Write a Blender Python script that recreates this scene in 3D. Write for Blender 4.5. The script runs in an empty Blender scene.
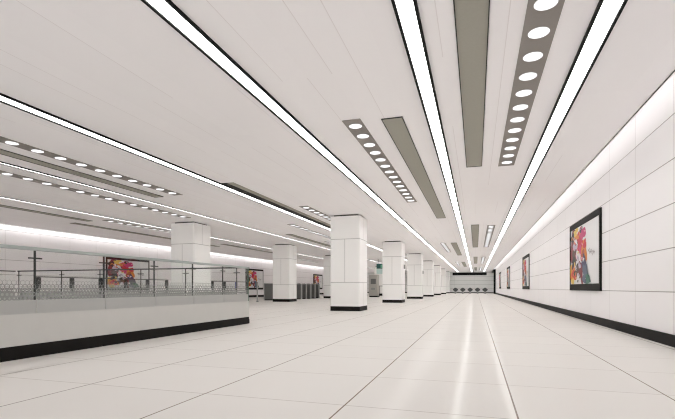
import bpy, bmesh, math, random
from mathutils import Vector
random.seed(7)
S = bpy.context.scene
C = S.collection

# ------------------------------------------------------------------ render look
S.view_settings.view_transform = 'Standard'
S.view_settings.look = 'None'
S.view_settings.gamma = 1.0
S.view_settings.use_curve_mapping = False
S.view_settings.exposure = 1.78
S.cycles.filter_width = 1.15
S.cycles.max_bounces = 14
S.cycles.diffuse_bounces = 10
S.cycles.glossy_bounces = 5
S.cycles.transparent_max_bounces = 24
S.cycles.caustics_reflective = False
S.cycles.caustics_refractive = False
S.cycles.sample_clamp_indirect = 6.0
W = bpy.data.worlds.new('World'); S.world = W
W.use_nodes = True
# added fill light behind the camera, stronger from below to lift the near ceiling
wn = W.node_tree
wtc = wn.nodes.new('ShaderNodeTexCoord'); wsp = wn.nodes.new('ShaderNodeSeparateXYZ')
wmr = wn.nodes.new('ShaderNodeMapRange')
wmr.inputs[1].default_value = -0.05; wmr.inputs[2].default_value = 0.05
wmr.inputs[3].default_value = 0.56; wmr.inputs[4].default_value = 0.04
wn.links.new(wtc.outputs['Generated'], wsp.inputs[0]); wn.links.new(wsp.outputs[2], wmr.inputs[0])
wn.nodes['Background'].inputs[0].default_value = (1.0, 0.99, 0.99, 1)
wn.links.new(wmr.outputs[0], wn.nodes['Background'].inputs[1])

# ------------------------------------------------------------------ dimensions
EYE = 0.87
CEIL = 3.65
XR, XL = 2.79, -20.0          # faces of the side walls
CR, CL = 2.41, -19.62         # edges of the lowered ceiling
YB, YF = -2.0, 79.0          # back and far end of the hall

# ------------------------------------------------------------------ materials
def lin(c):
    return tuple(((v / 255) / 12.92 if v / 255 <= 0.04045 else ((v / 255 + 0.055) / 1.055) ** 2.4) for v in c)

def new_mat(name):
    m = bpy.data.materials.new(name); m.use_nodes = True
    nt = m.node_tree
    return m, nt, nt.nodes['Principled BSDF']

def mat(name, rgb, rough=0.5, metal=0.0, spec=0.5, noise=0.0, scale=8.0):
    """Plain procedural surface with a little tone variation."""
    m, nt, b = new_mat(name)
    col = lin(rgb) + (1,)
    b.inputs['Roughness'].default_value = rough
    b.inputs['Metallic'].default_value = metal
    b.inputs['Specular IOR Level'].default_value = spec
    if noise:
        tc = nt.nodes.new('ShaderNodeTexCoord')
        n = nt.nodes.new('ShaderNodeTexNoise'); n.inputs['Scale'].default_value = scale
        n.inputs['Detail'].default_value = 4
        mx = nt.nodes.new('ShaderNodeMix'); mx.data_type = 'RGBA'
        mx.inputs[6].default_value = tuple(v * (1 - noise) for v in col[:3]) + (1,)
        mx.inputs[7].default_value = tuple(min(1, v * (1 + noise)) for v in col[:3]) + (1,)
        nt.links.new(tc.outputs['Object'], n.inputs['Vector'])
        nt.links.new(n.outputs['Fac'], mx.inputs[0])
        nt.links.new(mx.outputs[2], b.inputs['Base Color'])
    else:
        b.inputs['Base Color'].default_value = col
    return m

def emit(name, rgb, k):
    m = bpy.data.materials.new(name); m.use_nodes = True
    nt = m.node_tree; nt.nodes.clear()
    e = nt.nodes.new('ShaderNodeEmission'); o = nt.nodes.new('ShaderNodeOutputMaterial')
    e.inputs[0].default_value = rgb + (1,); e.inputs[1].default_value = k
    nt.links.new(e.outputs[0], o.inputs[0])
    return m

class NG:
    """Tiny node-graph helper for joint lines."""
    def __init__(s, nt):
        s.nt = nt
        tc = nt.nodes.new('ShaderNodeTexCoord')
        sp = nt.nodes.new('ShaderNodeSeparateXYZ')
        nt.links.new(tc.outputs['Object'], sp.inputs[0])
        s.tc = tc
        s.x, s.y, s.z = sp.outputs
    def m(s, op, a, b=None, c=None):
        n = s.nt.nodes.new('ShaderNodeMath'); n.operation = op
        for i, v in enumerate((a, b, c)):
            if v is None: continue
            if isinstance(v, (int, float)): n.inputs[i].default_value = v
            else: s.nt.links.new(v, n.inputs[i])
        return n.outputs[0]
    def line(s, co, off, pitch, width):
        f = s.m('FRACT', s.m('ADD', s.m('DIVIDE', s.m('SUBTRACT', co, off), pitch), 0.5))
        d = s.m('MULTIPLY', s.m('ABSOLUTE', s.m('SUBTRACT', f, 0.5)), pitch)
        return s.m('LESS_THAN', d, width / 2)
    def cell(s, co, off, pitch):
        return s.m('FLOOR', s.m('DIVIDE', s.m('SUBTRACT', co, off), pitch))
    def near(s, co, at, width):
        return s.m('LESS_THAN', s.m('ABSOLUTE', s.m('SUBTRACT', co, at)), width / 2)
    def noise(s, scale, vec=None, detail=3):
        n = s.nt.nodes.new('ShaderNodeTexNoise'); n.inputs['Scale'].default_value = scale
        n.inputs['Detail'].default_value = detail
        s.nt.links.new(vec if vec else s.tc.outputs['Object'], n.inputs['Vector'])
        return n.outputs['Fac']
    def white(s, a, b):
        cb = s.nt.nodes.new('ShaderNodeCombineXYZ')
        s.nt.links.new(a, cb.inputs[0]); s.nt.links.new(b, cb.inputs[1])
        n = s.nt.nodes.new('ShaderNodeTexWhiteNoise'); n.noise_dimensions = '2D'
        s.nt.links.new(cb.outputs[0], n.inputs['Vector'])
        return n.outputs['Value']
    def mix(s, f, a, b):
        n = s.nt.nodes.new('ShaderNodeMix'); n.data_type = 'RGBA'
        if isinstance(f, (int, float)): n.inputs[0].default_value = f
        else: s.nt.links.new(f, n.inputs[0])
        for i, v in ((6, a), (7, b)):
            if isinstance(v, tuple): n.inputs[i].default_value = lin(v) + (1,)
            else: s.nt.links.new(v, n.inputs[i])
        return n.outputs[2]

def floor_mat():
    m, nt, b = new_mat('floor_tiles'); g = NG(nt)
    r = g.white(g.cell(g.x, 0.268, 1.197), g.cell(g.y, 3.17, 1.1))
    base = g.mix(r, (228, 225, 221), (231, 228, 224))
    base = g.mix(g.m('MULTIPLY', g.noise(1.4), 0.5), base, (226, 222, 216))
    base = g.mix(g.m('MULTIPLY', g.line(g.y, 3.17, 1.1, 0.010), 0.55), base, (150, 135, 126))
    base = g.mix(g.m('MULTIPLY', g.line(g.x, 0.268, 1.197, 0.012), 0.9), base, (120, 104, 94))
    nt.nodes.remove(b)
    d = nt.nodes.new('ShaderNodeBsdfDiffuse'); nt.links.new(base, d.inputs[0])
    gl = nt.nodes.new('ShaderNodeBsdfGlossy'); gl.inputs['Roughness'].default_value = 0.135
    fr = nt.nodes.new('ShaderNodeFresnel'); fr.inputs[0].default_value = 1.45
    mx = nt.nodes.new('ShaderNodeMixShader')
    nt.links.new(g.m('MULTIPLY', fr.outputs[0], 0.21), mx.inputs[0])
    nt.links.new(d.outputs[0], mx.inputs[1]); nt.links.new(gl.outputs[0], mx.inputs[2])
    nt.links.new(mx.outputs[0], nt.nodes['Material Output'].inputs[0])
    return m

def wall_mat():
    m, nt, b = new_mat('wall_panels'); g = NG(nt)
    r = g.white(g.cell(g.y, 9.47, 1.66), g.cell(g.z, 0.15, 0.66))
    base = g.mix(r, (246, 244, 245), (248, 246, 247))
    base = g.mix(g.m('MULTIPLY', g.line(g.y, 9.47, 1.66, 0.010), 0.6), base, (160, 152, 148))
    base = g.mix(g.m('MULTIPLY', g.line(g.z, 0.15, 0.66, 0.014), 0.85), base, (135, 128, 126))
    nt.links.new(base, b.inputs['Base Color'])
    b.inputs['Roughness'].default_value = 0.45
    b.inputs['Specular IOR Level'].default_value = 0.25
    return m

def far_wall_mat():
    m, nt, b = new_mat('far_wall_panels'); g = NG(nt)
    base = g.mix(g.noise(0.6), (222, 223, 221), (228, 228, 226))
    base = g.mix(g.m('MULTIPLY', g.line(g.z, 0.15, 0.66, 0.05), 0.6), base, (150, 150, 147))
    base = g.mix(g.m('MULTIPLY', g.line(g.x, -0.3, 3.2, 0.03), 0.4), base, (160, 160, 157))
    nt.links.new(base, b.inputs['Base Color'])
    b.inputs['Roughness'].default_value = 0.5
    return m

def ceiling_mat():
    m, nt, b = new_mat('ceiling_boards'); g = NG(nt)
    r = g.white(g.cell(g.x, 1.72, 0.35), g.cell(g.y, 0.0, 3.6))
    base = g.mix(r, (248, 246, 247), (250, 248, 249))
    seg = g.m('GREATER_THAN', g.white(g.cell(g.x, 1.545, 0.35), g.cell(g.y, 0.7, 2.4)), 0.55)
    ln = g.m('MULTIPLY', g.line(g.x, 1.72, 0.35, 0.010), seg)
    base = g.mix(g.m('MULTIPLY', ln, 0.3), base, (196, 186, 184))
    nt.links.new(base, b.inputs['Base Color'])
    b.inputs['Roughness'].default_value = 0.6
    b.inputs['Specular IOR Level'].default_value = 0.15
    return m

def column_mat():
    m, nt, b = new_mat('column_cladding'); g = NG(nt)
    base = g.mix(g.noise(0.8), (249, 249, 247), (250, 250, 249))
    mid = g.m('MULTIPLY', g.m('GREATER_THAN', g.z, 1.08), g.m('LESS_THAN', g.z, 2.72))
    out = g.m('SUBTRACT', 1.0, mid)
    l1 = g.m('MULTIPLY', g.near(g.x, 0.0, 0.018), mid)
    l2 = g.m('MULTIPLY', g.near(g.y, 0.0, 0.018), out)
    l3 = g.m('MAXIMUM', g.near(g.z, 1.08, 0.02), g.near(g.z, 2.72, 0.02))
    ln = g.m('MAXIMUM', g.m('MAXIMUM', l1, l2), l3)
    base = g.mix(g.m('MULTIPLY', ln, 0.75), base, (150, 149, 147))
    nt.links.new(base, b.inputs['Base Color'])
    b.inputs['Roughness'].default_value = 0.3
    b.inputs['Specular IOR Level'].default_value = 0.3
    return m

def glass_mat(name, tint, gloss):
    m = bpy.data.materials.new(name); m.use_nodes = True
    nt = m.node_tree; nt.nodes.clear()
    o = nt.nodes.new('ShaderNodeOutputMaterial')
    t = nt.nodes.new('ShaderNodeBsdfTransparent'); t.inputs[0].default_value = tint + (1,)
    gl = nt.nodes.new('ShaderNodeBsdfGlossy'); gl.inputs['Roughness'].default_value = 0.02
    fr = nt.nodes.new('ShaderNodeFresnel'); fr.inputs[0].default_value = 1.45
    mu = nt.nodes.new('ShaderNodeMath'); mu.operation = 'MULTIPLY'; mu.inputs[1].default_value = gloss
    mx = nt.nodes.new('ShaderNodeMixShader')
    nt.links.new(fr.outputs[0], mu.inputs[0]); nt.links.new(mu.outputs[0], mx.inputs[0])
    nt.links.new(t.outputs[0], mx.inputs[1]); nt.links.new(gl.outputs[0], mx.inputs[2])
    nt.links.new(mx.outputs[0], o.inputs[0])
    return m

def frost_mat(name, rgb, clear):
    m = bpy.data.materials.new(name); m.use_nodes = True
    nt = m.node_tree; nt.nodes.clear()
    o = nt.nodes.new('ShaderNodeOutputMaterial')
    t = nt.nodes.new('ShaderNodeBsdfTransparent')
    d = nt.nodes.new('ShaderNodeBsdfDiffuse'); d.inputs[0].default_value = lin(rgb) + (1,)
    tl = nt.nodes.new('ShaderNodeBsdfTranslucent'); tl.inputs[0].default_value = lin(rgb) + (1,)
    m1 = nt.nodes.new('ShaderNodeMixShader'); m1.inputs[0].default_value = 0.35
    m2 = nt.nodes.new('ShaderNodeMixShader'); m2.inputs[0].default_value = clear
    nt.links.new(d.outputs[0], m1.inputs[1]); nt.links.new(tl.outputs[0], m1.inputs[2])
    nt.links.new(m1.outputs[0], m2.inputs[1]); nt.links.new(t.outputs[0], m2.inputs[2])
    nt.links.new(m2.outputs[0], o.inputs[0])
    return m

M = {}
M['floor'] = floor_mat(); M['wall'] = wall_mat(); M['far'] = far_wall_mat()
M['ceiling'] = ceiling_mat(); M['column'] = column_mat()
M['black'] = mat('black_stone_skirting', (27, 25, 23), 0.6, 0, 0.12, 0.15, 6)
M['blackmetal'] = mat('black_painted_metal', (22, 22, 22), 0.6, 0, 0.1)
M['darksteel'] = mat('dark_steel', (58, 60, 58), 0.5, 0.0, 0.15, 0.08, 20)
M['steel'] = mat('brushed_steel', (150, 152, 150), 0.35, 0.5, 0.5, 0.06, 30)
M['palesteel'] = mat('pale_green_steel', (166, 173, 170), 0.5, 0.0, 0.5, 0.04, 14)
M['vent'] = mat('grey_vent_mesh', (164, 162, 151), 0.7, 0, 0.2, 0.04, 30)
M['ventdark'] = mat('grey_light_panel', (146, 141, 136), 0.7, 0, 0.2, 0.04, 30)
M['plinth'] = mat('pale_grey_stone', (206, 205, 201), 0.45, 0, 0.3, 0.03, 5)
M['recess'] = mat('dark_recess', (30, 29, 28), 0.8)
M['glass'] = glass_mat('clear_glass', (0.988, 0.994, 0.990), 0.08)
M['glassedge'] = mat('green_glass_edge', (48, 92, 70), 0.3)
M['film'] = frost_mat('frosted_film', (206, 206, 204), 0.10)
M['hex'] = frost_mat('frosted_hexagons', (158, 159, 157), 0.05)
M['strip'] = emit('light_strip_diffuser', (1.0, 0.995, 0.985), 2.5)
M['lens'] = emit('downlight_lens', (0.985, 0.99, 1.0), 0.42)
M['dimstrip'] = emit('narrow_strip_diffuser', (1.0, 0.995, 0.985), 3.0)
M['covestrong'] = emit('left_cove_lamp', (1.0, 0.99, 0.97), 2.9)
M['cove'] = emit('cove_lamp', (1.0, 0.99, 0.97), 0.9)
M['paper'] = mat('poster_paper', (232, 232, 232), 0.35, 0, 0.4)
M['frame'] = mat('charcoal_frame', (34, 33, 31), 0.6, 0.0, 0.1, 0.1, 10)
M['gatepanel'] = mat('dark_gate_panel', (104, 105, 103), 0.35, 0, 0.4, 0.1, 4)
M['flap'] = mat('dark_flap', (78, 80, 80), 0.35)
M['kiosk'] = mat('grey_kiosk', (176, 174, 168), 0.5, 0, 0.4, 0.04, 3)
M['teal'] = mat('dark_teal_sign', (40, 92, 90), 0.4)
M['tealpale'] = mat('pale_teal_sign', (196, 220, 216), 0.4)
M['green'] = mat('green_mark', (120, 190, 160), 0.4)
M['blue'] = mat('blue_panel', (62, 70, 150), 0.4)
ART = {k: mat('print_' + k, v, 0.45, 0, 0.3, 0.18, 9) for k, v in {
    'black': (44, 34, 32), 'wine': (128, 38, 48), 'red': (206, 40, 62), 'magenta': (206, 60, 118),
    'yellow': (226, 196, 96), 'orange': (222, 134, 52), 'rust': (176, 84, 50), 'white': (230, 226, 228),
    'lilac': (196, 182, 200), 'navy': (62, 60, 96), 'slate': (86, 98, 118), 'green': (66, 112, 96),
    'brown': (84, 56, 44), 'pink': (232, 160, 176), 'grey': (150, 140, 144)}.items()}

# ------------------------------------------------------------------ mesh helpers
def box(bm, x0, x1, y0, y1, z0, z1, mi=0):
    vs = [bm.verts.new(p) for p in ((x0, y0, z0), (x1, y0, z0), (x1, y1, z0), (x0, y1, z0),
                                    (x0, y0, z1), (x1, y0, z1), (x1, y1, z1), (x0, y1, z1))]
    for f in ((3, 2, 1, 0), (4, 5, 6, 7), (0, 1, 5, 4), (1, 2, 6, 5), (2, 3, 7, 6), (3, 0, 4, 7)):
        bm.faces.new([vs[i] for i in f]).material_index = mi

def cyl(bm, cx, cy, z0, z1, r, n=20):
    a = [bm.verts.new((cx + r * math.cos(2 * math.pi * i / n), cy + r * math.sin(2 * math.pi * i / n), z0)) for i in range(n)]
    b = [bm.verts.new((v.co.x, v.co.y, z1)) for v in a]
    bm.faces.new(a[::-1]); bm.faces.new(b)
    for i in range(n):
        bm.faces.new((a[i], a[(i + 1) % n], b[(i + 1) % n], b[i]))

def rounded(bm, hx, hy, z0, z1, r, n=5):
    """Upright block with rounded vertical corners, centred on the origin."""
    pts = []
    for sx, sy, a0 in ((1, 1, 0), (-1, 1, 90), (-1, -1, 180), (1, -1, 270)):
        for i in range(n + 1):
            a = math.radians(a0 + 90 * i / n)
            pts.append((sx * (hx - r) + r * math.cos(a), sy * (hy - r) + r * math.sin(a)))
    a = [bm.verts.new((x, y, z0)) for x, y in pts]; b = [bm.verts.new((x, y, z1)) for x, y in pts]
    bm.faces.new(a[::-1]); bm.faces.new(b)
    for i in range(len(pts)):
        j = (i + 1) % len(pts)
        bm.faces.new((a[i], a[j], b[j], b[i]))

def obj(name, bm, m, parent=None, bevel=0.0):
    me = bpy.data.meshes.new(name)
    bmesh.ops.recalc_face_normals(bm, faces=bm.faces)
    bm.to_mesh(me); bm.free()
    for k in (m if isinstance(m, (list, tuple)) else [m]): me.materials.append(k)
    o = bpy.data.objects.new(name, me); C.objects.link(o)
    if parent: o.parent = parent
    if bevel:
        md = o.modifiers.new('bevel', 'BEVEL'); md.width = bevel; md.segments = 2
        md.limit_method = 'ANGLE'
    return o

def boxes(name, m, lst, parent=None, bevel=0.0):
    bm = bmesh.new()
    for b in lst: box(bm, *b)
    return obj(name, bm, m, parent, bevel)

def tag(o, label, cat, group=None):
    o['label'] = label; o['category'] = cat; o['kind'] = 'thing'
    if group: o['group'] = group
    return o

def thing(name, label, cat, loc=(0, 0, 0), group=None, rz=0.0):
    o = bpy.data.objects.new(name, None); C.objects.link(o)
    o.location = loc; o.rotation_euler = (0, 0, rz)
    o.empty_display_size = 0.2
    return tag(o, label, cat, group)

def struct(name, m, lst):
    o = boxes(name, m, lst); o['kind'] = 'structure'
    return o

def copy_tree(o, parent=None):
    c = o.copy(); C.objects.link(c)
    if parent: c.parent = parent
    for ch in list(o.children): copy_tree(ch, c)
    return c

def repeat(proto, first, loc, label):
    r = proto if first else copy_tree(proto)
    r.location = loc; r['label'] = label
    return r

# ------------------------------------------------------------------ the shell of the hall
struct('floor', M['floor'], [(XL - .3, XR + .3, YB - .3, YF + .3, -0.2, 0)])
struct('ceiling', M['ceiling'], [(CL, CR, YB, YF, CEIL, CEIL + .12),
                                 (CR - .3, XR + .1, YB, YF, 4.02, 4.12),
                                 (XL - .1, CL + .3, YB, YF, 4.02, 4.12),
                                 (CR - .3, CR - .2, YB, YF, CEIL + .12, 4.02),
                                 (CL + .2, CL + .3, YB, YF, CEIL + .12, 4.02)])
struct('wall_right', M['wall'], [(XR, XR + .25, YB, YF, 0, 4.12)])
struct('wall_left', M['wall'], [(XL - .25, XL, YB, YF, 0, 4.12)])
struct('wall_far', M['far'], [(XL - .25, XR + .25, YF, YF + .25, 0, 4.12)])
struct('baseboard_right', M['black'], [(XR - .03, XR, YB, YF, 0, .176)])
struct('baseboard_left', M['black'], [(XL, XL + .03, YB, YF, 0, .2)])
struct('baseboard_far', M['black'], [(XL + .03, XR - .03, YF - .03, YF, 0, .14)])
struct('trim_1', M['darksteel'], [(CR, CR + .012, YB, YF, CEIL - .012, CEIL + .05)])
struct('trim_2', M['darksteel'], [(CL - .012, CL, YB, YF, CEIL - .012, CEIL + .05)])
struct('trim_3', M['blackmetal'], [(2.50, XR - .03, 70.0, 70.4, 0, CEIL), (2.50, XR - .03, 70.4, YF - .03, 3.42, CEIL)])

# cove lamps lying on the upper side of the ceiling edge
for x0, x1, lm, lb in ((CR - .10, CR - .02, 'cove', 'hidden white cove light washing the top of the long right poster wall'),
                       (CL + .02, CL + .10, 'covestrong', 'hidden white cove light washing the top of the far left wall')):
    t = thing('cove_light', lb, 'light', ((x0 + x1) / 2, 0, CEIL + .124))
    h = (x1 - x0) / 2
    boxes('lamp_tube', M[lm], [(-h, h, YB + .2, YF - .2, .02, .09)], t)
    boxes('tray', M['steel'], [(-h, h, YB + .2, YF - .2, 0, .02)], t)

# ------------------------------------------------------------------ long light strips
def light_strip(xa, xb, label, edge=0.032, m='strip', y0=2.2, y1=YF - .4):
    c, h = (xa + xb) / 2, (xb - xa) / 2
    t = thing('ceiling_light_strip', label, 'ceiling light', (c, 0, CEIL), 'long light strips in the ceiling')
    boxes('diffuser', M[m], [(-h + edge, h - edge, y0, y1, -.012, 0)], t)
    boxes('edge_trim', M['blackmetal'], [(-h, -h + edge, y0, y1, -.03, 0)], t)
    boxes('edge_trim', M['blackmetal'], [(h - edge, h, y0, y1, -.03, 0)], t)
light_strip(1.135, 1.385, 'long white ceiling light strip nearest the right poster wall')
light_strip(-.775, -.545, 'second long white ceiling light strip from the right wall, left of wide grey vents')
light_strip(-3.055, -2.81, 'long white ceiling light strip running just right of the nearest column top')
light_strip(-6.71, -6.45, 'long white ceiling light strip beside a black slot, left of the nearest column top')
light_strip(-10.06, -9.93, 'narrow white ceiling light strip between two rows of round downlights over the stairwell', .02, 'dimstrip')
light_strip(-13.84, -13.70, 'thinnest white ceiling light strip, the one closest to the far left wall', .012, 'dimstrip')

# ------------------------------------------------------------------ grey vents and downlight panels
ORD = ['nearest', 'second nearest', 'third nearest', 'farthest']
def vent_proto(w, ln):
    t = thing('ceiling_vent', 'grey vent', 'vent', (0, 0, CEIL), 'grey slot vents in the ceiling')
    boxes('vent_mesh', M['vent'], [(-w / 2 + .012, w / 2 - .012, .012, ln - .012, -.008, 0)], t)
    boxes('vent_frame', M['darksteel'], [(-w / 2, -w / 2 + .012, 0, ln, -.016, 0), (w / 2 - .012, w / 2, 0, ln, -.016, 0),
                                         (-w / 2 + .012, w / 2 - .012, 0, .012, -.016, 0),
                                         (-w / 2 + .012, w / 2 - .012, ln - .012, ln, -.016, 0)], t)
    return t
def slot_vent_proto(w, ln):
    t = thing('ceiling_vent', 'grey vent', 'vent', (0, 0, CEIL), 'grey slot vents in the ceiling')
    boxes('vent_mesh', M['vent'], [(0, w / 2, 0, ln, -.01, 0)], t)
    s = boxes('slot', M['recess'], [(-w / 2, 0, 0, ln, -.012, 0)], t)
    s['label'] = 'black open slot along the vent'
    return t
def lamp_proto(w, n, pitch=.5235):
    ln = n * pitch + .05
    t = thing('downlight_panel', 'downlights', 'ceiling light', (0, 0, CEIL), 'panels of round downlights')
    boxes('panel', M['ventdark'], [(-w / 2, w / 2, 0, ln, -.012, 0)], t)
    first = None
    for i in range(n):
        if first is None:
            bm = bmesh.new(); cyl(bm, 0, 0, -.016, -.006, .108, 24)
            first = obj('lens', bm, M['lens'], t); l = first
        else:
            l = first.copy(); C.objects.link(l); l.parent = t
        l.location = (0, .025 + pitch * (i + .5), 0)
    return t

def row(proto, xc, starts, words, noun):
    for i, y in enumerate(starts):
        pos = ('farthest ' if i == len(starts) - 1 else ORD[i] + ' ') if len(starts) > 1 else ''
        repeat(proto, i == 0, (xc, y, CEIL), pos + noun + ' ' + words)
P = 21.1
row(vent_proto(.34, 11.25), -.04, [-.6 + P * k for k in range(4)], 'between the two light strips closest to the right wall', 'grey slot vent')
row(lamp_proto(.336, 21), .648, [-.25 + P * k for k in range(4)], 'between wide grey vents and rightmost light strip', 'panel of round downlights')
row(vent_proto(.35, 10.9), -1.31, [7.2, 28.25, 49.3], 'just left of the second strip from the right wall', 'grey slot vent')
row(lamp_proto(.31, 14), -1.965, [7.08, 28.15, 49.25], 'just right of the strip by the nearest column', 'panel of round downlights')
row(slot_vent_proto(.36, 11.0), -6.26, [10.35, 31.0], 'half black, beside the strip left of the nearest column', 'grey slot vent')
row(lamp_proto(.33, 14), -5.58, [14.05, 35.2], 'behind the top of the nearest column', 'panel of round downlights')
row(lamp_proto(.31, 14), -7.69, [17.85], 'over the ticket gates, left of the nearest column top', 'panel of round downlights')
row(vent_proto(.32, 11.4), -9.2, [-.1, 21.1], 'right beside the narrow strip above the stairwell', 'grey slot vent')
row(lamp_proto(.31, 14), -8.45, [3.85, 25.0], 'right of the narrow strip above the stairwell', 'panel of round downlights')
row(lamp_proto(.31, 14), -10.85, [7.6], 'left of the narrow strip above the stairwell', 'panel of round downlights')
row(vent_proto(.32, 11.2), -15.25, [3.3, 24.6], 'left of the thinnest strip', 'grey slot vent')
row(vent_proto(.32, 11.2), -16.4, [14.7], 'closest to the far left wall', 'grey slot vent')
row(lamp_proto(.3, 14), -14.45, [14.5], 'just left of the thinnest strip', 'panel of round downlights')
row(lamp_proto(.3, 14), -16.4, [38.0], 'far away, closest to the left wall', 'panel of round downlights')

# ------------------------------------------------------------------ columns
def column_proto():
    t = thing('column', 'column', 'column', (0, 0, 0), 'white square columns')
    bm = bmesh.new(); rounded(bm, .58, .62, .176, 3.59, .06); obj('cladding', bm, M['column'], t)
    bm = bmesh.new(); rounded(bm, .585, .625, 0, .176, .06); obj('plinth', bm, M['black'], t)
    bm = bmesh.new(); rounded(bm, .47, .50, 3.59, CEIL - .002, .04); obj('neck', bm, M['recess'], t)
    return t
cp = column_proto()
near_row = ['large white clad column standing closest to the camera in the right-hand row',
            'white clad column second in the right-hand row, behind the large nearest one',
            'white clad column third in the right-hand row along the open floor',
            'white clad column fourth in the right-hand row along the open floor',
            'small white clad column fifth in the right-hand row',
            'very small white clad column sixth in the right-hand row',
            'smallest white clad column, last of the right-hand row near the far wall']
for i, lb in enumerate(near_row):
    repeat(cp, i == 0, (-4.72, 16.75 + 9.9 * i, 0), lb)
left_row = ['white clad column rising behind the glass balustrade and handrail',
            'white clad column standing between the ticket gates, left of the largest column',
            'white clad column mostly hidden behind the left edge of the largest column',
            'white clad column of the left-hand row hidden behind the largest column',
            'distant white clad column seen in the gap right of the largest column']
for i, lb in enumerate(left_row):
    repeat(cp, False, (-11.73, 16.45 + 9.9 * i, 0), lb)

# small grey signs on the right faces of two columns
for i, lb in ((1, 'small grey wall box on the side of the second column'), (2, 'small grey wall box on the side of the third column')):
    t = thing('wall_box', lb, 'sign', (-4.138, 17.0 + 9.9 * i, 2.02))
    boxes('housing', M['steel'], [(0, .05, -.14, .14, 0, .26)], t, .01)
    boxes('face_plate', M['steel'], [(.05, .055, -.11, .11, .03, .23)], t)

# ------------------------------------------------------------------ posters
W_, H_ = 3.5, 1.95
def blob(bm, cx, cy, rx, ry, mi, dz, rot=0.0, wob=.18, n=22, seed=0):
    rr = random.Random(seed)
    ph = [rr.uniform(0, 6.28) for _ in range(3)]
    pts = []
    for i in range(n):
        a = 2 * math.pi * i / n
        k = 1 + wob * (math.sin(2 * a + ph[0]) * .5 + math.sin(3 * a + ph[1]) * .4 + math.sin(5 * a + ph[2]) * .3)
        x, y = rx * k * math.cos(a), ry * k * math.sin(a)
        x, y = x * math.cos(rot) - y * math.sin(rot), x * math.sin(rot) + y * math.cos(rot)
        u = min(max(cx + x, .001), .999) * IW; v = min(max(cy + y, .001), .999) * IH
        pts.append((X0 + u, -dz, Z0 + v))
    f = bm.faces.new([bm.verts.new(p) for p in pts]); f.material_index = mi
FB, FT, FS = .18, .16, .09        # frame: bottom, top, sides
X0, Z0 = -W_ / 2 + FS, FB
IW, IH = W_ - 2 * FS, H_ - FB - FT
keys = list(ART)
def art_mesh():
    bm = bmesh.new()
    spec = [  # cx, cy, rx, ry, colour, rot, wobble
        (.10, .72, .10, .26, 'wine', .1, .5), (.12, .86, .09, .12, 'black', .2, .5), (.22, .93, .09, .07, 'yellow', 0, .5),
        (.30, .62, .20, .30, 'pink', .1, .4), (.08, .50, .08, .16, 'wine', .2, .4), (.17, .52, .09, .16, 'brown', -.2, .5),
        (.36, .74, .19, .15, 'red', .1, .4), (.47, .86, .11, .12, 'magenta', 0, .4), (.28, .84, .12, .06, 'orange', .3, .6),
        (.20, .68, .08, .08, 'lilac', .5, .6), (.33, .46, .10, .12, 'white', .2, .3), (.31, .45, .05, .05, 'lilac', 0, .3),
        (.54, .55, .10, .18, 'orange', -.1, .4), (.50, .46, .06, .14, 'rust', .1, .5), (.56, .66, .05, .08, 'red', .2, .5),
        (.09, .20, .13, .20, 'yellow', .2, .4), (.14, .20, .13, .15, 'orange', .1, .5), (.15, .17, .08, .09, 'red', .3, .5),
        (.17, .19, .04, .05, 'black', .3, .5), (.13, .40, .07, .10, 'black', -.5, .5), (.30, .28, .10, .06, 'black', .5, .6),
        (.36, .22, .09, .16, 'brown', .4, .5), (.44, .20, .06, .20, 'wine', .3, .5), (.33, .10, .06, .09, 'white', .3, .5),
        (.56, .28, .09, .19, 'navy', .25, .4), (.60, .20, .07, .16, 'slate', .35, .5), (.66, .07, .11, .07, 'green', -.4, .4),
        (.54, .08, .08, .06, 'slate', .1, .5), (.43, .93, .05, .05, 'black', .2, .5), (.38, .32, .05, .05, 'lilac', .1, .5),
        (.24, .76, .04, .10, 'white', .7, .5), (.40, .60, .05, .07, 'magenta', .5, .6)]
    z = .002
    for i, (cx, cy, rx, ry, col, rot, wob) in enumerate(spec):
        blob(bm, cx, cy, rx * .95, ry, keys.index(col), z, rot, wob, seed=i); z += .0004
    rr = random.Random(3)
    for i in range(26):
        cx = rr.triangular(.02, .68, .25); cy = rr.uniform(.04, .97)
        if cx > .42 and cy < .36 and cx < .5: continue
        blob(bm, cx, cy, rr.uniform(.008, .03), rr.uniform(.012, .045),
             keys.index(rr.choice(['black', 'wine', 'white', 'yellow', 'red', 'lilac', 'orange', 'brown', 'pink'])), z, rr.uniform(0, 3), .6, 14, 90 + i)
        z += .0001
    # thin grey handwriting-like strokes on the white side
    for i in range(9):
        blob(bm, .70 + .022 * i, .53 - .008 * i + .02 * math.sin(i * 1.9), .006, .022 + .014 * abs(math.sin(i * 2.3)), keys.index('grey'), z, -.5, .3, 12, 200 + i)
    blob(bm, .80, .50, .10, .004, keys.index('grey'), z, -.12, .1, 12, 300)
    return bm
def poster_proto():
    t = thing('poster', 'poster', 'poster', (0, 0, 0), 'framed posters along the walls')
    boxes('frame', M['frame'], [(-W_ / 2, W_ / 2, -.045, 0, 0, FB), (-W_ / 2, W_ / 2, -.045, 0, H_ - FT, H_),
                                (-W_ / 2, -W_ / 2 + FS, -.045, 0, FB, H_ - FT), (W_ / 2 - FS, W_ / 2, -.045, 0, FB, H_ - FT)], t)
    p = boxes('print', M['paper'], [(X0, X0 + IW, -.03, 0, Z0, Z0 + IH)], t)
    p['label'] = 'white print sheet'
    a = obj('artwork', art_mesh(), [ART[k] for k in keys], t); a.location = (0, -.03, 0)
    a['label'] = 'splashes of red, yellow, orange and navy colour'
    return t
pp = poster_proto()
rl = ['largest framed colourful poster, closest to the camera on the right wall',
      'second framed colourful poster along the right wall, beyond the largest one',
      'third framed poster along the right wall, seen very obliquely',
      'fourth and farthest framed poster along the right wall']
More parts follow.
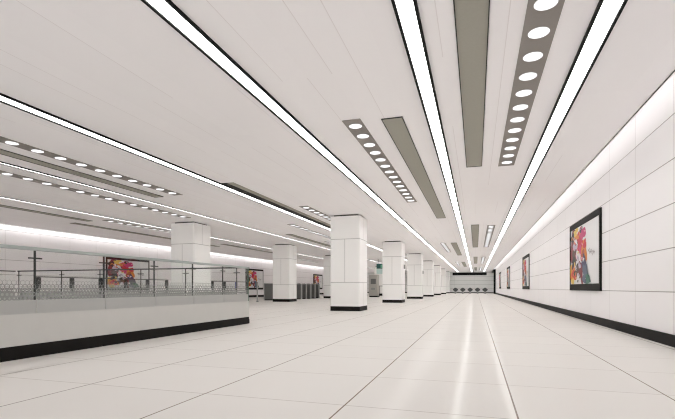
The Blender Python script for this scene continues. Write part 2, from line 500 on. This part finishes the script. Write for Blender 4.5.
for i, lb in enumerate(rl):
    r = repeat(pp, i == 0, (XR, 13.5 + 14.65 * i, .80), lb); r.rotation_euler = (0, 0, -math.pi / 2)
ll = ['framed colourful poster on the left wall seen through the balustrade glass',
      'framed poster on the left wall beside the end of the balustrade glass',
      'small distant framed poster on the left wall above the ticket gates']
for (y, lb) in zip((21.85, 37.9, 55.6), ll):
    r = repeat(pp, False, (XL, y, .72), lb); r.rotation_euler = (0, 0, math.pi / 2)

# ------------------------------------------------------------------ glass balustrades round the stairwell
PT = .55                      # plinth top
RT = 1.385                    # rail top
def hexes(bm, ln, seed):
    """Frosted honeycomb whose clear hexagons grow upwards until the film dissolves."""
    s = .032; dx = s * math.sqrt(3); dz = s * 1.5
    hole = (.42, .60, .72, .82, .90)
    for j, k in enumerate(hole):
        z = .745 + j * dz
        x = (dx / 2 if j % 2 else 0) + dx * .5
        while x < ln - dx * .5:
            o = [bm.verts.new((x + s * math.sin(i * math.pi / 3), 0, z + s * math.cos(i * math.pi / 3))) for i in range(6)]
            n = [bm.verts.new((x + s * k * math.sin(i * math.pi / 3), 0, z + s * k * math.cos(i * math.pi / 3))) for i in range(6)]
            for i in range(6):
                bm.faces.new((o[i], o[(i + 1) % 6], n[(i + 1) % 6], n[i]))
            x += dx
def balustrade(name_label, loc, rz, posts, length, rail_mat, rail_h, plinth_w=.18):
    """Runs along local +X from 0 to length; its outer face is local -Y."""
    t = thing('glass_balustrade', name_label, 'balustrade', loc, None, rz)
    boxes('skirting', M['black'], [(0, length, 0, plinth_w, 0, .166)], t)
    boxes('plinth', M['plinth'], [(0, length, 0.004, plinth_w, .166, PT)], t)
    boxes('handrail', rail_mat, [(0, length, -.015, .055, RT - rail_h, RT)], t, .008)
    edges = [0.0] + [p for p in posts] + [length]
    edges = sorted(set(round(e, 3) for e in edges))
    for i in range(len(edges) - 1):
        a, b = edges[i] + .006, edges[i + 1] - .006
        if b - a < .15: continue
        g = boxes('glass_panel', M['glass'], [(a, b, .012, .024, PT, RT - rail_h)], t)
        f = boxes('frosted_film', M['film'], [(a, b, .006, .010, PT, .72)], g)
        f['label'] = 'white frosted band along the foot of the glass'
        bm = bmesh.new(); hexes(bm, b - a, i + int(length * 10))
        h = obj('hexagon_pattern', bm, M['hex'], g); h.location = (a, .009, 0)
        h['label'] = 'fading white hexagons on the glass'
    for p in posts:
        q = boxes('post', M['darksteel'], [(p - .009, p + .009, .03, .05, PT, RT - rail_h)], t)
        boxes('clamp', M['darksteel'], [(p - .09, p + .09, .026, .040, 1.238, 1.256)], q)
    return t
# near run: outer face on X = -5.3, facing the open floor (+X); local +X runs towards the camera side
L0 = 9.76 - .75
posts = [.03 + 1.1 * i for i in range(9)]
balustrade('long glass balustrade on a grey plinth with black skirting, facing the open floor', (-5.3, .75, 0), math.pi / 2,
           sorted(L0 - p for p in posts if p < L0 - .02), L0, M['palesteel'], .042)
# end run across the hall, seen through the near glass; its outer face points away from the camera
LE = 12.95 - 5.5
balustrade('glass balustrade closing the far end of the stairwell, seen through the nearer glass', (-5.5, 9.76, 0), math.pi,
           [.12, 1.6, 3.0, 4.37, 5.75, 7.4], LE, M['darksteel'], .03)
balustrade('glass balustrade on the far long side of the stairwell, near the barrier fence', (-13.13, 9.76, 0), -math.pi / 2,
           [1.4, 2.8, 4.2], 4.3, M['darksteel'], .03)
# greenish glass edge post where the two runs meet
t = thing('glass_end_panel', 'narrow green edged glass fin at the corner of the balustrade', 'glass panel', (-5.36, 9.80, 0))
boxes('pane', M['glassedge'], [(-.012, .012, 0.0, .03, 0, 1.36)], t)
boxes('shoe', M['darksteel'], [(-.03, .03, 0.0, .04, 0, .10)], t)

# ------------------------------------------------------------------ barrier fence beyond the stairwell
def fence(label, x, ys, bluepos=None):
    t = thing('barrier_fence', label, 'fence', (x, ys[0], 0), 'barrier fences by the left concourse')
    ln = ys[-1] - ys[0]
    boxes('top_rail', M['darksteel'], [(-.02, .02, -.1, ln + .1, 1.215, 1.245)], t)
    for i, y in enumerate(ys):
        d = y - ys[0]
        p = boxes('post', M['blackmetal'], [(-.03, .03, d - .03, d + .03, 0, 1.215)], t)
        b = boxes('lock_box', M['blue' if i == bluepos else 'blackmetal'], [(-.055, .055, d - .055, d + .055, .84, 1.21)], p, .01)
        if i == bluepos: b['label'] = 'blue lock box'
    return t
fence('dark posted barrier fence with six black lock boxes behind the stairwell glass', -13.35, [10.7 + 1.24 * i for i in range(6)])
fence('shorter dark posted barrier fence with one blue lock box, near the left wall poster', -13.3, [20.5, 21.7, 22.95, 24.2], 2)
t = thing('bollard_post', 'lone thin steel post on the floor just past the balustrade end', 'post', (-13.0, 25.0, 0))
bm = bmesh.new(); cyl(bm, 0, 0, 0.02, 1.24, .045, 12); obj('shaft', bm, M['steel'], t)
bm = bmesh.new(); cyl(bm, 0, 0, 0, .02, .10, 16); obj('base_plate', bm, M['darksteel'], t)

# ------------------------------------------------------------------ ticket gates by the left columns
def gate_proto():
    t = thing('ticket_gate', 'gate', 'ticket gate', (0, 0, 0), 'ticket gates by the left columns')
    bm = bmesh.new(); box(bm, -.5, .5, -.10, .10, .06, 1.16)
    obj('cabinet', bm, M['gatepanel'], t, .02)
    boxes('end_cap', M['steel'], [(.5, .56, -.11, .11, 0, 1.2)], t, .01)
    boxes('end_cap', M['steel'], [(-.56, -.5, -.11, .11, 0, 1.2)], t, .01)
    boxes('top_plate', M['steel'], [(-.5, .5, -.11, .11, 1.16, 1.2)], t, .01)
    boxes('foot', M['blackmetal'], [(-.48, .48, -.09, .09, 0, .06)], t)
    boxes('reader', M['flap'], [(.22, .42, -.07, .07, 1.2, 1.225)], t)
    return t
gp = gate_proto()
gl = [(28.6, 'grey ticket gate standing just left of the column between the gates'),
      (31.8, 'dark ticket gate just right of the column, first of a tight row of five'),
      (32.8, 'dark ticket gate second in the tight row right of the column'),
      (33.8, 'dark ticket gate in the middle of the tight row right of the column'),
      (34.8, 'dark ticket gate fourth in the tight row right of the column'),
      (35.8, 'dark ticket gate last in the tight row, below the small distant poster')]
for i, (y, lb) in enumerate(gl):
    repeat(gp, i == 0, (-13.75 if i == 0 else -13.3, y, 0), lb)

# ------------------------------------------------------------------ flap gates at the far end
def flap_gate_proto():
    t = thing('flap_gate', 'gate', 'ticket gate', (0, 0, 0), 'flap gates at the far end')
    boxes('cabinet', M['steel'], [(-.13, .13, -.7, .7, 0, .92)], t, .03)
    boxes('head', M['flap'], [(-.15, .15, -.72, -.45, .34, .90)], t, .05)
    for s in (-1, 1):
        bm = bmesh.new()
        pts = [(s * .13, .34), (s * .38, .54), (s * .38, .66), (s * .13, .88)]
        a = [bm.verts.new((x, -.03, z)) for x, z in pts]; b = [bm.verts.new((x, .03, z)) for x, z in pts]
        bm.faces.new(a); bm.faces.new(b[::-1])
        for i in range(4): bm.faces.new((a[i], a[(i + 1) % 4], b[(i + 1) % 4], b[i]))
        obj('flap', bm, M['flap'], t)
    return t
fg = flap_gate_proto()
fl = ['leftmost dark winged flap gate of the five across the far end', 'second dark winged flap gate from the left at the far end',
      'middle dark winged flap gate of the five across the far end', 'fourth dark winged flap gate from the left at the far end',
      'rightmost dark winged flap gate of the five across the far end']
for i, lb in enumerate(fl):
    repeat(fg, i == 0, (-3.03 + 1.085 * i, 71.5, 0), lb)
# long black board above the gates
t = thing('header_board', 'long black board hanging under the ceiling above the far gates', 'sign board', (-1.0, 74.2, 2.90))
boxes('board', M['blackmetal'], [(-2.6, 2.6, -.12, .12, 0, .44)], t)
for x in (-2.1, .6, 1.7):
    boxes('hanger', M['steel'], [(x - .03, x + .03, -.03, .03, .44, CEIL - 2.90)], t)

# ------------------------------------------------------------------ things in the gap behind the nearest column
t = thing('ticket_machine', 'tall grey ticket machine seen right of the largest column', 'machine', (-9.35, 42.0, 0))
boxes('cabinet', M['kiosk'], [(-.42, .42, -.35, .35, .12, 2.15)], t, .03)
boxes('foot', M['blackmetal'], [(-.40, .40, -.33, .33, 0, .12)], t)
boxes('screen', M['gatepanel'], [(-.25, .25, -.37, -.35, 1.25, 1.75)], t)
boxes('tray', M['steel'], [(-.2, .2, -.40, -.35, .7, .9)], t, .01)
t = thing('hanging_sign', 'dark teal hanging sign with green marks, left of the second column', 'sign', (-8.65, 42.0, 0))
boxes('board', M['teal'], [(-.45, .5, -.05, .05, 2.72, 3.18)], t)
boxes('lower_board', M['tealpale'], [(-.45, .5, -.04, .04, 2.22, 2.70)], t)['label'] = 'pale teal lower board'
boxes('mark', M['green'], [(-.05, .12, -.06, -.05, 2.8, 3.1)], t)
boxes('mark', M['green'], [(.30, .42, -.06, -.05, 2.8, 3.1)], t)
for x in (-.3, .35):
    boxes('hanger', M['blackmetal'], [(x - .02, x + .02, -.02, .02, 3.18, CEIL)], t)
t = thing('guard_rail', 'low steel guard rail between the grey machine and the second column', 'railing', (-8.5, 43.2, 0))
boxes('top_rail', M['steel'], [(-.6, .8, -.025, .025, 1.05, 1.1)], t)
for x in (-.6, -.1, .4, .8):
    boxes('post', M['darksteel'], [(x - .03, x + .03, -.03, .03, 0, 1.05)], t)
boxes('kick_plate', M['blackmetal'], [(-.6, .8, -.03, -.02, .1, .28)], t)

# ------------------------------------------------------------------ camera
cam = bpy.data.cameras.new('camera'); co = bpy.data.objects.new('camera', cam); C.objects.link(co)
F = 445.0
cam.sensor_width = 36.0; cam.sensor_fit = 'HORIZONTAL'
cam.lens = F / 675 * 36
cam.shift_x = (337.5 - 334) / 675
cam.shift_y = (288 - 209.5) / 675
cam.clip_end = 300
yaw = math.atan2(142, 445)
co.location = (0, 0, EYE)
co.rotation_euler = (math.pi / 2, 0, yaw)
S.camera = co
